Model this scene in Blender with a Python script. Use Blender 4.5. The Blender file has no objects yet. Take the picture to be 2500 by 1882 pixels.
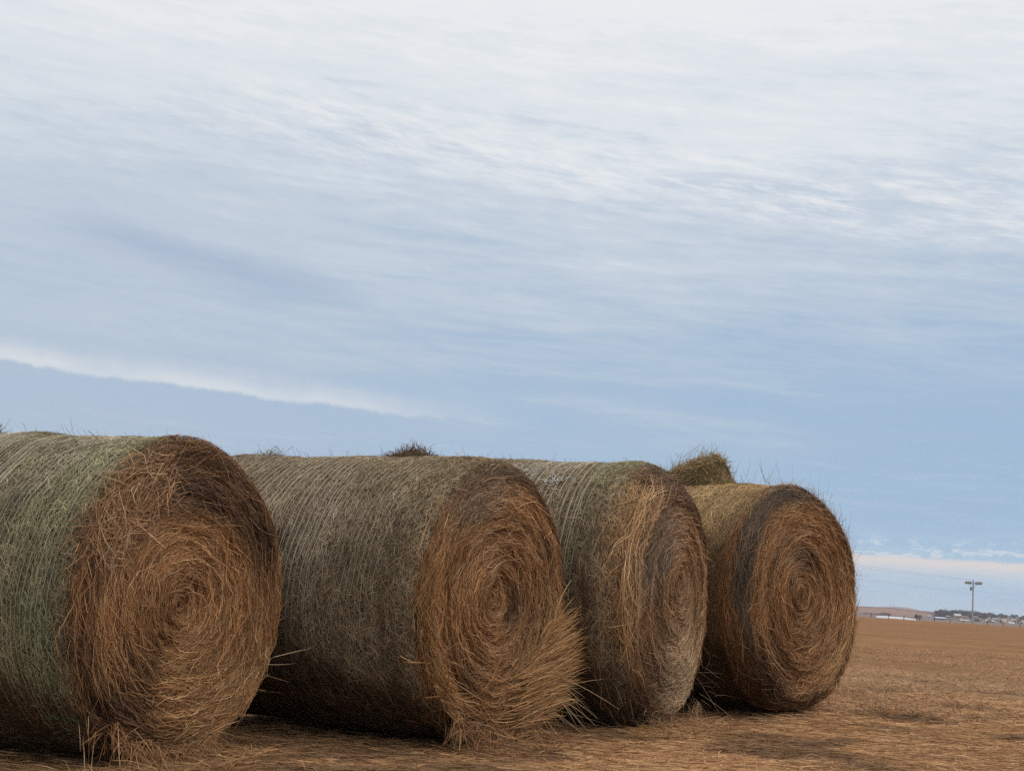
import bpy, math, random
import numpy as np
random.seed(7)
RNG = np.random.default_rng(11)
rad = math.radians
SC = bpy.context.scene
COL = SC.collection

# ------------------------------------------------------------------ camera
F_PX = 3780.0                      # focal length in pixels of a 2500 px wide frame
PITCH, ROLL = rad(7.56), rad(3.58)
EYE = 0.93
CF = np.array([0, math.cos(PITCH), math.sin(PITCH)])
U0 = np.array([0, -math.sin(PITCH), math.cos(PITCH)])
X0 = np.array([1.0, 0, 0])
CR = math.cos(ROLL)*X0 + math.sin(ROLL)*U0
CU = math.cos(ROLL)*U0 - math.sin(ROLL)*X0
CAMP = np.array([0, 0, EYE])

def at(px, py, depth):
    """world point seen at photo pixel (px, py) at a given depth"""
    return CAMP + depth*(CF + CR*((px-1250)/F_PX) - CU*((py-941)/F_PX))

cam_data = bpy.data.cameras.new('camera')
cam = bpy.data.objects.new('camera', cam_data)
COL.objects.link(cam)
from mathutils import Matrix, Vector
cam.matrix_world = Matrix([[CR[i], CU[i], -CF[i], CAMP[i]] for i in range(3)] + [[0, 0, 0, 1]])
cam_data.sensor_width = 36
cam_data.lens = 36*F_PX/2500
cam_data.clip_start = 0.1
cam_data.clip_end = 60000
SC.camera = cam

# ------------------------------------------------------------------ helpers
def tag(o, label=None, cat=None, group=None, kind=None):
    if label: o['label'] = label
    if cat: o['category'] = cat
    if group: o['group'] = group
    if kind: o['kind'] = kind
    return o

def empty(name, loc=(0, 0, 0), rz=0):
    o = bpy.data.objects.new(name, None)
    COL.objects.link(o)
    o.location = loc
    o.rotation_euler = (0, 0, rz)
    o.empty_display_size = 0.2
    return o

def mesh_obj(name, verts, faces, mat, parent=None, smooth=False, col=None):
    """verts (n,3) array, faces (m,k) array or list of lists"""
    me = bpy.data.meshes.new(name)
    verts = np.asarray(verts, dtype=np.float32)
    if isinstance(faces, np.ndarray):
        m, k = faces.shape
        me.vertices.add(len(verts)); me.vertices.foreach_set('co', verts.ravel())
        me.loops.add(m*k); me.loops.foreach_set('vertex_index', faces.astype(np.int32).ravel())
        me.polygons.add(m)
        me.polygons.foreach_set('loop_start', np.arange(0, m*k, k, dtype=np.int32))
        me.polygons.foreach_set('loop_total', np.full(m, k, dtype=np.int32))
        me.update(calc_edges=True)
    else:
        me.from_pydata([tuple(v) for v in verts], [], faces)
    if smooth:
        me.polygons.foreach_set('use_smooth', np.ones(len(me.polygons), dtype=bool))
    if col is not None:
        a = me.color_attributes.new('tint', 'FLOAT_COLOR', 'POINT')
        c4 = np.ones((len(verts), 4), dtype=np.float32); c4[:, :3] = col
        a.data.foreach_set('color', c4.ravel())
    me.validate()
    me.materials.append(mat)
    o = bpy.data.objects.new(name, me)
    COL.objects.link(o)
    o.parent = parent
    return o

def _hash(ix, iy, seed):
    h = (ix.astype(np.int64)*374761393 + iy.astype(np.int64)*668265263 + seed*982451653) & 0xffffffff
    h = ((h ^ (h >> 13))*1274126177) & 0xffffffff
    h = (h ^ (h >> 16)) & 0xffffff
    return h/float(0xffffff)

def vnoise(x, y, seed=0):
    x = np.asarray(x, float); y = np.asarray(y, float)
    ix, iy = np.floor(x), np.floor(y)
    fx, fy = x-ix, y-iy
    fx = fx*fx*(3-2*fx); fy = fy*fy*(3-2*fy)
    a = _hash(ix, iy, seed); b = _hash(ix+1, iy, seed)
    c = _hash(ix, iy+1, seed); d = _hash(ix+1, iy+1, seed)
    return (a*(1-fx)+b*fx)*(1-fy) + (c*(1-fx)+d*fx)*fy

def fbm(x, y, seed=0, octv=4):
    s = 0; a = .5; t = 0
    for i in range(octv):
        s = s + a*vnoise(x*2**i+17.3*i, y*2**i-9.1*i, seed+i); t += a; a *= .55
    return s/t

def sstep(a, b, x):
    t = np.clip((x-a)/(b-a), 0, 1)
    return t*t*(3-2*t)

def unit(v):
    return v/np.maximum(np.linalg.norm(v, axis=-1, keepdims=True), 1e-9)

# ------------------------------------------------------------------ materials
def new_mat(name):
    m = bpy.data.materials.new(name); m.use_nodes = True
    nt = m.node_tree
    b = nt.nodes['Principled BSDF']
    return m, nt, b

def N(nt, kind, **kw):
    n = nt.nodes.new(kind)
    for k, v in kw.items():
        setattr(n, k, v)
    return n

def straw_material(name, rough=.65, spec=.25, trans=.0):
    m, nt, b = new_mat(name)
    at_ = N(nt, 'ShaderNodeAttribute', attribute_name='tint')
    tc = N(nt, 'ShaderNodeTexCoord')
    nz = N(nt, 'ShaderNodeTexNoise'); nz.inputs['Scale'].default_value = 60; nz.inputs['Detail'].default_value = 3
    nt.links.new(tc.outputs['Object'], nz.inputs['Vector'])
    mr = N(nt, 'ShaderNodeMapRange'); mr.inputs['To Min'].default_value = .72; mr.inputs['To Max'].default_value = 1.28
    nt.links.new(nz.outputs['Fac'], mr.inputs['Value'])
    mx = N(nt, 'ShaderNodeVectorMath', operation='SCALE')
    nt.links.new(at_.outputs['Color'], mx.inputs[0]); nt.links.new(mr.outputs['Result'], mx.inputs['Scale'])
    nt.links.new(mx.outputs['Vector'], b.inputs['Base Color'])
    b.inputs['Roughness'].default_value = rough
    b.inputs['Specular IOR Level'].default_value = spec
    return m

def plain_material(name, color, rough=.7, spec=.3, noise=.25, scale=3.0, metal=0.0):
    m, nt, b = new_mat(name)
    tc = N(nt, 'ShaderNodeTexCoord')
    nz = N(nt, 'ShaderNodeTexNoise'); nz.inputs['Scale'].default_value = scale; nz.inputs['Detail'].default_value = 5
    nt.links.new(tc.outputs['Object'], nz.inputs['Vector'])
    mr = N(nt, 'ShaderNodeMapRange'); mr.inputs['To Min'].default_value = 1-noise; mr.inputs['To Max'].default_value = 1+noise
    nt.links.new(nz.outputs['Fac'], mr.inputs['Value'])
    mx = N(nt, 'ShaderNodeVectorMath', operation='SCALE'); mx.inputs[0].default_value = color
    nt.links.new(mr.outputs['Result'], mx.inputs['Scale'])
    nt.links.new(mx.outputs['Vector'], b.inputs['Base Color'])
    b.inputs['Roughness'].default_value = rough
    b.inputs['Specular IOR Level'].default_value = spec
    b.inputs['Metallic'].default_value = metal
    return m

M_STRAW = straw_material('dry_straw')
M_MAT = straw_material('matted_hay', .85, .15)
M_NET = plain_material('net_string', (.44, .38, .30), .5, .4, .35, 12)
M_FINENET = plain_material('fine_net_thread', (.36, .33, .24), .6, .3, .35, 12)
M_GRASS = straw_material('dead_grass', .75, .15)

def core_material():
    m, nt, b = new_mat('packed_hay')
    at_ = N(nt, 'ShaderNodeAttribute', attribute_name='tint')
    uv = N(nt, 'ShaderNodeUVMap')
    mp = N(nt, 'ShaderNodeMapping'); mp.inputs['Scale'].default_value = (14, 160, 1)
    nt.links.new(uv.outputs['UV'], mp.inputs['Vector'])
    nz = N(nt, 'ShaderNodeTexNoise'); nz.inputs['Scale'].default_value = 1; nz.inputs['Detail'].default_value = 6
    nz.inputs['Distortion'].default_value = .6
    nt.links.new(mp.outputs['Vector'], nz.inputs['Vector'])
    mr = N(nt, 'ShaderNodeMapRange'); mr.inputs['From Min'].default_value = .3; mr.inputs['From Max'].default_value = .7
    mr.inputs['To Min'].default_value = .35; mr.inputs['To Max'].default_value = 1.5
    nt.links.new(nz.outputs['Fac'], mr.inputs['Value'])
    mx = N(nt, 'ShaderNodeVectorMath', operation='SCALE')
    nt.links.new(at_.outputs['Color'], mx.inputs[0]); nt.links.new(mr.outputs['Result'], mx.inputs['Scale'])
    nt.links.new(mx.outputs['Vector'], b.inputs['Base Color'])
    b.inputs['Roughness'].default_value = .9
    b.inputs['Specular IOR Level'].default_value = .1
    bp = N(nt, 'ShaderNodeBump'); bp.inputs['Strength'].default_value = .8; bp.inputs['Distance'].default_value = .01
    nt.links.new(nz.outputs['Fac'], bp.inputs['Height']); nt.links.new(bp.outputs['Normal'], b.inputs['Normal'])
    return m
M_CORE = core_material()

# ------------------------------------------------------------------ ribbons
def ribbons(name, pts, width, nrm, cols, mat, parent=None, taper=True):
    """pts (n,K,3); width (n,), nrm (n,3) preferred facing; cols (n,3)"""
    n, K, _ = pts.shape
    tan = np.empty_like(pts)
    tan[:, 1:-1] = pts[:, 2:]-pts[:, :-2]; tan[:, 0] = pts[:, 1]-pts[:, 0]; tan[:, -1] = pts[:, -1]-pts[:, -2]
    tan = unit(tan)
    face = unit(nrm + RNG.normal(0, .55, (n, 3)))
    side = unit(np.cross(tan, face[:, None, :]))
    prof = np.ones(K)
    if taper:
        prof = np.interp(np.linspace(0, 1, K), [0, .3, .7, 1], [.6, 1, .9, .3])
    w = .5*width[:, None, None]*prof[None, :, None]
    v = np.stack([pts-side*w, pts+side*w], axis=2).reshape(n*K*2, 3)
    base = (np.arange(n)*K*2)[:, None, None]
    k = (np.arange(K-1)*2)[None, :, None]
    q = np.array([0, 1, 3, 2])[None, None, :]
    f = (base+k+q).reshape(-1, 4)
    c = np.repeat(cols, K*2, axis=0)
    o = mesh_obj(name, v, f, mat, parent, col=np.clip(c, 0.004, .9))
    if parent is not None and name not in ('spiral_face', 'matted_side'): o['kind'] = 'stuff'
    return o

def palette(n, cols, wts):
    cols = np.array(cols); wts = np.array(wts, float); wts /= wts.sum()
    i = RNG.choice(len(cols), n, p=wts)
    j = RNG.choice(len(cols), n, p=wts)
    t = RNG.random((n, 1))*.5
    c = cols[i]*(1-t)+cols[j]*t
    return c*(RNG.normal(1, .16, (n, 1))).clip(.55, 1.5)

# palettes, linear albedo
P_FACE = ([(.36, .178, .072), (.25, .115, .045), (.47, .265, .12), (.11, .048, .021), (.62, .41, .22), (.40, .185, .066)], [26, 26, 15, 26, 5, 9])
P_PALE = ([(.38, .225, .115), (.28, .155, .078), (.50, .33, .185), (.13, .072, .038), (.36, .18, .075)], [30, 26, 14, 20, 12])
P_SIDE = ([(.35, .26, .155), (.43, .33, .205), (.22, .16, .095), (.10, .072, .045), (.54, .43, .29)], [32, 26, 22, 16, 5])
P_DARK = ([(.085, .045, .024), (.13, .068, .034), (.05, .028, .018), (.20, .105, .05)], [4, 3, 3, 1.4])

class Bale:
    core_off = (0.0, 0.0)
    def __init__(s, name, px, py, R, L, depth, phi, rs, bulge, seed, zlow=.985, wid=1.0):
        c = at(px, py, depth)
        s.R, s.L, s.rs, s.bulge, s.seed, s.zlow, s.wid = R, L, rs, bulge, seed, zlow, wid
        s.c = c
        s.phi = rad(phi)
        s.ground = c[2]-R*zlow
        s.root = empty(name, (c[0], c[1], s.ground), s.phi-math.pi/2)
        s.Rf = R-rs
        s.usz = s.Rf+rs*math.pi/2          # where the cylinder side starts
        s.umax = s.usz+L-2*rs
    def to_local(s, p):
        p = np.asarray(p, float)-np.array([s.c[0], s.c[1], s.ground])
        a = -(s.phi-math.pi/2); ca, sa = math.cos(a), math.sin(a)
        return np.stack([p[..., 0]*ca-p[..., 1]*sa, p[..., 0]*sa+p[..., 1]*ca, p[..., 2]], -1)
    def relief(s, u, th, rho):
        sp = (u - .05*th/(2*math.pi))
        turn = vnoise(np.cos(th)*2.2+5+s.seed, np.sin(th)*2.2+u*3, s.seed+40)
        rings = vnoise(np.cos(th)*1.3+s.seed*3, sp*26 + turn*1.6, s.seed) - .5
        fine = vnoise(np.cos(th)*2.4+s.seed, sp*60, s.seed+3)-.5
        lump = fbm(np.cos(th)*rho*2.6+s.seed, np.sin(th)*rho*2.6+u*1.2, s.seed+9, 3)-.5
        face = sstep(s.usz+.06, s.Rf-.02, u)
        return face*(rings*.030+fine*.012)*sstep(0, .15, u+.05) + lump*.045*face+(fbm(u*1.9+s.seed*4, np.sin(th)*1.6+np.cos(th)*.7+3, s.seed+15, 3)-.5)*.075*(1-face)
    def surf(s, u, th, h=0.0):
        u = np.asarray(u, float); th = np.asarray(th, float)
        a = np.clip((u-s.Rf)/s.rs, 0, math.pi/2)
        rho = np.where(u < s.Rf, np.maximum(u, 0), s.Rf+s.rs*np.sin(a))
        x = np.where(u < s.Rf, s.bulge*(1-(np.clip(u, 0, s.Rf)/s.Rf)**2), -s.rs*(1-np.cos(a)))
        x = np.where(u > s.usz, -s.rs-(u-s.usz), x)
        nx = np.where(u < s.Rf, 1.0, np.cos(a)); nr = np.where(u < s.Rf, 0.25*s.bulge*u/s.Rf, np.sin(a))
        d = s.relief(u, th, rho)+h
        # rounded back end
        back = np.clip((u-(s.umax-.12))/.12, 0, 1)
        rr = rho+nr*d - .10*back**2
        shape = 1+.010*np.sin(2*th+s.seed)+.008*np.sin(3*th+s.seed*2.1+x*1.5)+.006*np.sin(x*4+s.seed)*np.sin(th)
        rr = rr*shape
        k = np.clip(1-np.maximum(u, 0)/s.Rf, 0, 1)
        Y = rr*np.cos(th)*s.wid+s.core_off[0]*k; Z = rr*np.sin(th)+s.core_off[1]*k
        # weight of the bale flattens the underside and pushes the lower flank out
        zl = -s.R*s.zlow
        Z = np.where(Z < zl+.05, zl+.05-(1-np.exp(-(zl+.05-Z)/.05))*.05, Z)
        Y = Y*(1+.02*sstep(0, -s.R, Z))
        X = x+nx*d
        P = np.stack([X, Y, Z+s.R*s.zlow], -1)
        nrm = np.stack([nx, nr*np.cos(th), nr*np.sin(th)], -1)
        return P, unit(nrm), rho
    def core(s, facecol, sidecol, uf):
        nt_ = 192
        us = np.concatenate([np.linspace(0.004, s.usz, 70), np.linspace(s.usz, s.umax, 46)[1:], [s.umax+.001]])
        th = np.linspace(0, 2*math.pi, nt_+1)
        U, T = np.meshgrid(us, th, indexing='ij')
        P, n, rho = s.surf(U, T, -.012)
        # close the back: last ring collapses to the axis
        P[-1, :, 1] *= .02; P[-1, :, 2] = s.R+(P[-1, :, 2]-s.R)*.02
        nu = len(us); V = P.reshape(-1, 3)
        i, j = np.meshgrid(np.arange(nu-1), np.arange(nt_), indexing='ij')
        a = i*(nt_+1)+j
        f = np.stack([a, a+nt_+1, a+nt_+2, a+1], -1).reshape(-1, 4)
        t = sstep(uf-.03, uf+.03, U)[..., None]
        c = np.array(facecol)*(1-t)+np.array(sidecol)*t
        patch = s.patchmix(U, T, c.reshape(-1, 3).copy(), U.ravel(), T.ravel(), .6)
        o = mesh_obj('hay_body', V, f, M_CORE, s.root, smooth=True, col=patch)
        uvl = o.data.uv_layers.new(name='UVMap')
        li = np.empty(len(o.data.loops), dtype=np.int32); o.data.loops.foreach_get('vertex_index', li)
        uvv = np.stack([(T*np.maximum(rho, .1)).ravel(), U.ravel()], -1)[li]
        uvl.data.foreach_set('uv', uvv.astype(np.float32).ravel())
        return o
    patches = ()
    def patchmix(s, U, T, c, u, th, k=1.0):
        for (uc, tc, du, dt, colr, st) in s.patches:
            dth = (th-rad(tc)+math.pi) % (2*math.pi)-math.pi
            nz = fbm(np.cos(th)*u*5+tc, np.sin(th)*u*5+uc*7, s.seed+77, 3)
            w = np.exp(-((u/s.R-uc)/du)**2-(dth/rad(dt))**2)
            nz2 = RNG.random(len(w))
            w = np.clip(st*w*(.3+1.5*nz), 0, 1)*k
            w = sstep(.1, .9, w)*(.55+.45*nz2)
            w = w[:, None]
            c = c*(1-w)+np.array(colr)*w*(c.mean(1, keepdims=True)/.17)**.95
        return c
    def straws(s, name, n, ulo, uhi, L, w, sig, hr, lift, pal, mat, tlo=0, thi=360, K=4, upow=1.0, bias=0.0, col_k=1.0, mean_alpha=0.0, keep=None, wildp=.06):
        r = RNG.random(n)
        u = ulo+(uhi-ulo)*r**upow if ulo > .4*s.R or upow != 1 else np.sqrt(ulo**2+(uhi**2-ulo**2)*r)
        th = rad(tlo)+rad(thi-tlo)*RNG.random(n)
        if keep is not None:
            m = keep(u, th); u, th = u[m], th[m]; n = len(u)
        ln = L*RNG.lognormal(0, .35, n)
        rho0 = np.where(u < s.Rf, u, s.R)
        ln = np.minimum(ln, .9*rho0+.035)
        al = RNG.normal(mean_alpha, sig, n)
        wild = RNG.random(n) < wildp
        ln = np.where(wild, ln*.7, ln)
        al = np.where(wild, RNG.uniform(-math.pi/2, math.pi/2, n), al)
        q = np.linspace(-.5, .5, K)[None, :]
        sdist = q*ln[:, None]
        bend = RNG.normal(0, .10, (n, 1))*ln[:, None]
        uu = u[:, None]+sdist*np.sin(al)[:, None]+bend*(4*q*q-.5)
        tt = th[:, None]+sdist*np.cos(al)[:, None]/np.maximum(rho0, .03)[:, None]
        neg = uu < 0
        tt = np.where(neg, tt+math.pi, tt); uu = np.abs(uu)
        uu = np.minimum(uu, s.umax)
        h0 = RNG.uniform(hr[0], hr[1], (n, 1))
        lf = np.abs(RNG.normal(0, lift, (n, 1)))
        end = RNG.choice([-1, 1], (n, 1))
        h = h0+lf*np.clip(q*2*end, 0, 1)**2+RNG.normal(0, .002, (n, K))
        P, nn, _ = s.surf(uu, tt, h)
        P = np.maximum(P, np.array([-1e9, -1e9, .004]))
        c = palette(n, *pal)
        low = fbm(np.cos(th)*u*3.1+3, np.sin(th)*u*3.1+s.seed, s.seed+21, 3)
        c = c*(.72+.56*low)[:, None]
        # weathered darker windings
        ringn = vnoise(np.cos(th)*1.1+s.seed, u*22, s.seed+33)
        c = c*(.78+.44*ringn)[:, None]
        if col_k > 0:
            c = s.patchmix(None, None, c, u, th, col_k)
        return ribbons(name, P, w*RNG.uniform(.7, 1.3, n), nn[:, K//2], c, mat, s.root)

def local_straws(bale, name, P0, D0, D1, ln, w, cols, nrm, K=6, parent=None, droop=0.0):
    """free straws: start P0, direction turns from D0 to D1"""
    n = len(P0); q = np.linspace(0, 1, K)
    pts = np.empty((n, K, 3)); pts[:, 0] = P0
    for k in range(1, K):
        d = unit(D0*(1-q[k])+D1*q[k])
        pts[:, k] = pts[:, k-1]+d*(ln/(K-1))[:, None]
        pts[:, k, 2] -= droop*q[k]**2*ln
    pts[..., 2] = np.maximum(pts[..., 2], .006)
    return ribbons(name, pts, w, nrm, cols, M_STRAW, parent)

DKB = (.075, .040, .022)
GRN = (.255, .245, .135)
GRY = (.085, .068, .050)
RST = (.36, .13, .04)
TAN = (.50, .30, .13)
ORG = (.50, .24, .09)
PALEC = (.42, .36, .27)

# ---- bale definitions (photo pixel of the face centre, radius, length, depth, axis angle)
B1 = Bale('hay_bale', 449, 1463, .792, 1.55, 7.50, 61.0, .055, .05, 1, .985)
B2 = Bale('hay_bale', 1215, 1468, .799, 2.0, 8.64, 57.5, .11, .07, 2, .985)
B3 = Bale('hay_bale', 1646, 1461, .860, 1.85, 9.90, 63.5, .27, .06, 3, .985)
B4 = Bale('hay_bale', 1965, 1465, .805, 1.65, 10.9, 47.0, .17, .03, 4, .975)
BALES = [B1, B2, B3, B4]
B1.core_off, B2.core_off, B3.core_off, B4.core_off = (-.10, -.02), (-.17, .03), (-.16, .12), (-.14, .03)
GROUP = 'round hay bales standing in a row on the dry field'
tag(B1.root, 'nearest round bale, cut by the left photo edge, with a green tinted wrapped side', 'hay bale', GROUP)
tag(B2.root, 'long grey brown round bale with pale net lines and straw bursting out right', 'hay bale', GROUP)
tag(B3.root, 'shaggy pale faced round bale wedged third in the row with white netting scraps on top', 'hay bale', GROUP)
tag(B4.root, 'farthest round bale at the right end, with tan side and dark grey ring', 'hay bale', GROUP)

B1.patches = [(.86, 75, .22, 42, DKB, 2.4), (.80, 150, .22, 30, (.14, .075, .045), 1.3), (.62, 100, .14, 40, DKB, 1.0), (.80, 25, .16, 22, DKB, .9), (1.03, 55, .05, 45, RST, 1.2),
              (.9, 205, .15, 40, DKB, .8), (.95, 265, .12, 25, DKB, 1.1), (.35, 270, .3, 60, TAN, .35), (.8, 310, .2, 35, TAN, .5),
              (1.25, 125, .25, 60, GRN, .8), (1.2, 200, .18, 30, (.17, .185, .10), .9), (1.5, 110, .3, 40, PALEC, .7), (1.7, 236, 1.1, 22, DKB, 2.2), (.85, 140, .1, 18, TAN, .8)]  # wide low-flank dark brown paints underside shade into the hay colour
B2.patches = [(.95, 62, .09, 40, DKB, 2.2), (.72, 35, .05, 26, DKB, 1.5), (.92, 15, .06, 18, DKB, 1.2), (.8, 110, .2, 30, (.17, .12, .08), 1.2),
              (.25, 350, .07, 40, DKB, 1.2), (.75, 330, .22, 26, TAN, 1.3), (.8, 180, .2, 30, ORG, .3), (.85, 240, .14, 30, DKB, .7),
              (2.34, 165, .09, 5, TAN, 1.2), (2.18, 160, .11, 6, DKB, 1.6), (1.5, 200, .35, 18, (.30, .23, .15), .8), (1.9, 150, .7, 40, (.33, .255, .19), .5), (2.0, 238, 1.2, 24, DKB, 2.0)]  # last patch: underside shade painted as dark brown on the low flank
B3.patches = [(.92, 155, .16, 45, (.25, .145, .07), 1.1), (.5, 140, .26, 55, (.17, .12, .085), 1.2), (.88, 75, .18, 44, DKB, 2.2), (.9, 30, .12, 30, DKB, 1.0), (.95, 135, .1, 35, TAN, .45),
              (.6, 280, .4, 60, (.44, .31, .19), 1.0), (1.25, 100, .2, 40, GRN, 1.0), (1.7, 95, .3, 30, PALEC, .9), (1.15, 185, .14, 30, DKB, .5), (1.8, 238, 1.0, 28, DKB, 2.0)]  # last patch: painted shade along the lower flank
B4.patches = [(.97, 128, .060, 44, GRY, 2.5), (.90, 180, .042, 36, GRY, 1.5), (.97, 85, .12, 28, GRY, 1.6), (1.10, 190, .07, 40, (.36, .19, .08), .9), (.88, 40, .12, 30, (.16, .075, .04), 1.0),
              (.35, 80, .12, 60, DKB, .9), (.9, 270, .12, 60, DKB, .8), (1.8, 235, 1.0, 30, DKB, 2.0), (1.5, 110, .35, 60, (.38, .26, .13), 1.3), (.8, 320, .14, 40, TAN, .6)]  # wide low-flank dark brown is painted underside shade

SIDE_UF = {1: 1.0, 2: 1.02, 3: 1.06, 4: 1.2}
VIS = (40, 330)
def vis_keep(b):
    """more straws on the flank that can be seen"""
    return None

UF = {1: B1.Rf+.02, 2: B2.Rf+.05, 3: B3.Rf+.20, 4: B4.usz+.0}
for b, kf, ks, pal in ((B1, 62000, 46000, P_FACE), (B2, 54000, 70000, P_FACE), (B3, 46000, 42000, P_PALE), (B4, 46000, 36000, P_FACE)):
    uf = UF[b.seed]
    b.core((.11, .048, .020), (.13, .10, .065) if b.seed != 4 else (.20, .13, .065), uf)  # dark core colour, shade painted in so gaps between straws look deep
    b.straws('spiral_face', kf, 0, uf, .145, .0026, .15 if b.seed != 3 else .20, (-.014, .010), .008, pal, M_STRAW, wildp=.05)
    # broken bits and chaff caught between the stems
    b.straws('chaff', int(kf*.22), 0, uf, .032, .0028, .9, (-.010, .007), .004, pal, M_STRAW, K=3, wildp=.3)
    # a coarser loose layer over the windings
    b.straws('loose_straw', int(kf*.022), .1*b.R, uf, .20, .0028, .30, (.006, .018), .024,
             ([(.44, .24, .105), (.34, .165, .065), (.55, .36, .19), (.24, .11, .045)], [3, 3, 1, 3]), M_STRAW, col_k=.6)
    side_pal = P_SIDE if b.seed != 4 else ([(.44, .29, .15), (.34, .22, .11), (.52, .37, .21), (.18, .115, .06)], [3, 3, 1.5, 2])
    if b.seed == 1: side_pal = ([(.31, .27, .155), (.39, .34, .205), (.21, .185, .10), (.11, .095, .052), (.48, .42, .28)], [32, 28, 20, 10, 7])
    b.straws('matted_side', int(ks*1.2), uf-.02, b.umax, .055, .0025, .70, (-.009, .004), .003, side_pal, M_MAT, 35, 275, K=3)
# messy paler tangle on the upper left of the nearest face
B1.straws('tangled_straw', 420, .66*B1.R, B1.Rf, .20, .0030, .95, (.010, .03), .03, ([(.36, .20, .10), (.26, .14, .07), (.48, .33, .19)], [1, 1, .5]), M_STRAW, 110, 165, col_k=0)
B3.straws('combed_straw', 260, .74*B3.R, UF[3], .30, .0036, .16, (.005, .03), .03, ([(.46, .27, .13), (.36, .20, .09), (.54, .36, .2)], [1, 1, .7]), M_STRAW, 120, 200, col_k=0)
B2.straws('combed_straw', 1300, .80*B2.R, UF[2], .30, .0036, .16, (.004, .03), .03, ([(.40, .21, .085), (.30, .14, .052), (.48, .29, .13), (.17, .08, .035)], [1, 1, .6, .6]), M_STRAW, 170, 235, col_k=0)

# ------------------------------------------------------------------ net wrap
def net_rings(b, xs, tlo, thi, wid, jit=.004, h=.010, mat=M_NET, gaps=.0, name='net_wrap', cross=False):
    """thin strings running round the bale"""
    pts_all = []; seg = 90
    tt = np.linspace(rad(tlo), rad(thi), seg)
    V = []; Fc = []
    off = 0
    for i, x in enumerate(xs):
        u = b.usz+(x-b.rs) + jit*(vnoise(tt*2.2, tt*0+i*.7, 5)-.5)*4 + .008*np.sin(tt*2+i*.15)
        lo, hi = 0, seg
        if gaps > 0:
            lo = int(RNG.uniform(0, gaps)*seg*.5); hi = seg-int(RNG.uniform(0, gaps)*seg*.9)
        P, n, _ = b.surf(u, tt, h)
        w = wid*(.5+.9*vnoise(tt*9, tt*0+i, 8))*.5
        A = P.copy(); Bq = P.copy(); A[:, 0] -= w; Bq[:, 0] += w
        A = A[lo:hi]; Bq = Bq[lo:hi]; m = len(A)
        if m < 3: continue
        V.append(np.stack([A, Bq], 1).reshape(-1, 3))
        k = np.arange(m-1)*2+off
        Fc.append(np.stack([k, k+1, k+3, k+2], -1))
        off += m*2
    if cross:
        # zigzag threads tying neighbouring strings
        for i in range(len(xs)-1):
            tz = np.arange(rad(tlo), rad(thi), .045)
            z = np.where(np.arange(len(tz)) % 2 == 0, xs[i], xs[i+1])
            u = b.usz+(z-b.rs)+.008*np.sin(tz*2+i*.15)
            P, n, _ = b.surf(u, tz, h-.003)
            t = unit(np.gradient(P, axis=0)); sd = unit(np.cross(t, n))*wid*.22
            A = P-sd; Bq = P+sd; m = len(A)
            V.append(np.stack([A, Bq], 1).reshape(-1, 3))
            k = np.arange(m-1)*2+off
            Fc.append(np.stack([k, k+1, k+3, k+2], -1)); off += m*2
    return tag(mesh_obj(name, np.concatenate(V), np.concatenate(Fc), mat, b.root), kind='stuff')

net_rings(B2, np.arange(.70, 1.90, .042), 76, 208, .0034, gaps=.35)
net_rings(B3, np.arange(.40, 1.6, .05), 75, 200, .0036, gaps=.75)
net_rings(B1, [.64, .665, .70, .72, .84, .87, .905, .935, .97, 1.0, 1.03, 1.06, 1.1, 1.14, 1.2], 70, 225, .0058, gaps=.12)
net_rings(B1, np.arange(.08, 1.5, .030), 70, 240, .0024, gaps=.3, h=.007, mat=M_FINENET, name='fine_net')
net_rings(B2, np.arange(.25, 1.9, .036), 70, 235, .0022, gaps=.5, h=.007, mat=M_FINENET, name='fine_net')
net_rings(B3, np.arange(.35, 1.7, .036), 70, 225, .0024, gaps=.5, h=.007, mat=M_FINENET, name='fine_net')

def scribble(b, xc, thc, sx, st, n, name='net_scrap'):
    """crumpled bits of torn netting clinging to the bale"""
    pts = np.empty((n, 8, 3)); nn = np.empty((n, 3))
    for i in range(n):
        x = xc+RNG.normal(0, sx); t = rad(thc)+RNG.normal(0, st)
        a = RNG.uniform(0, 6.28)
        us, ts = [], []
        for k in range(8):
            us.append(x); ts.append(t); a += RNG.normal(0, .9)
            x += math.cos(a)*.012; t += math.sin(a)*.012/b.R
        P, n_, _ = b.surf(b.usz-b.rs+np.array(us), np.array(ts), .012+.006*RNG.random(8))
        pts[i] = P; nn[i] = n_[3]
    return ribbons(name, pts, np.full(n, .0042), nn, np.tile([.40, .375, .33], (n, 1)), M_STRAW, b.root, taper=False)
scribble(B2, 1.28, 203, .07, .05, 55)
scribble(B3, .95, 122, .09, .05, 50)
scribble(B3, .62, 130, .04, .04, 22)
o = scribble(B1, .14, 228, .06, .10, 22, 'green_net_scrap')
o.data.attributes['tint'].data.foreach_set('color', np.tile([.11, .16, .085, 1], len(o.data.vertices)).astype(np.float32))
tag(o, 'frayed green netting at the lower edge')

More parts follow.
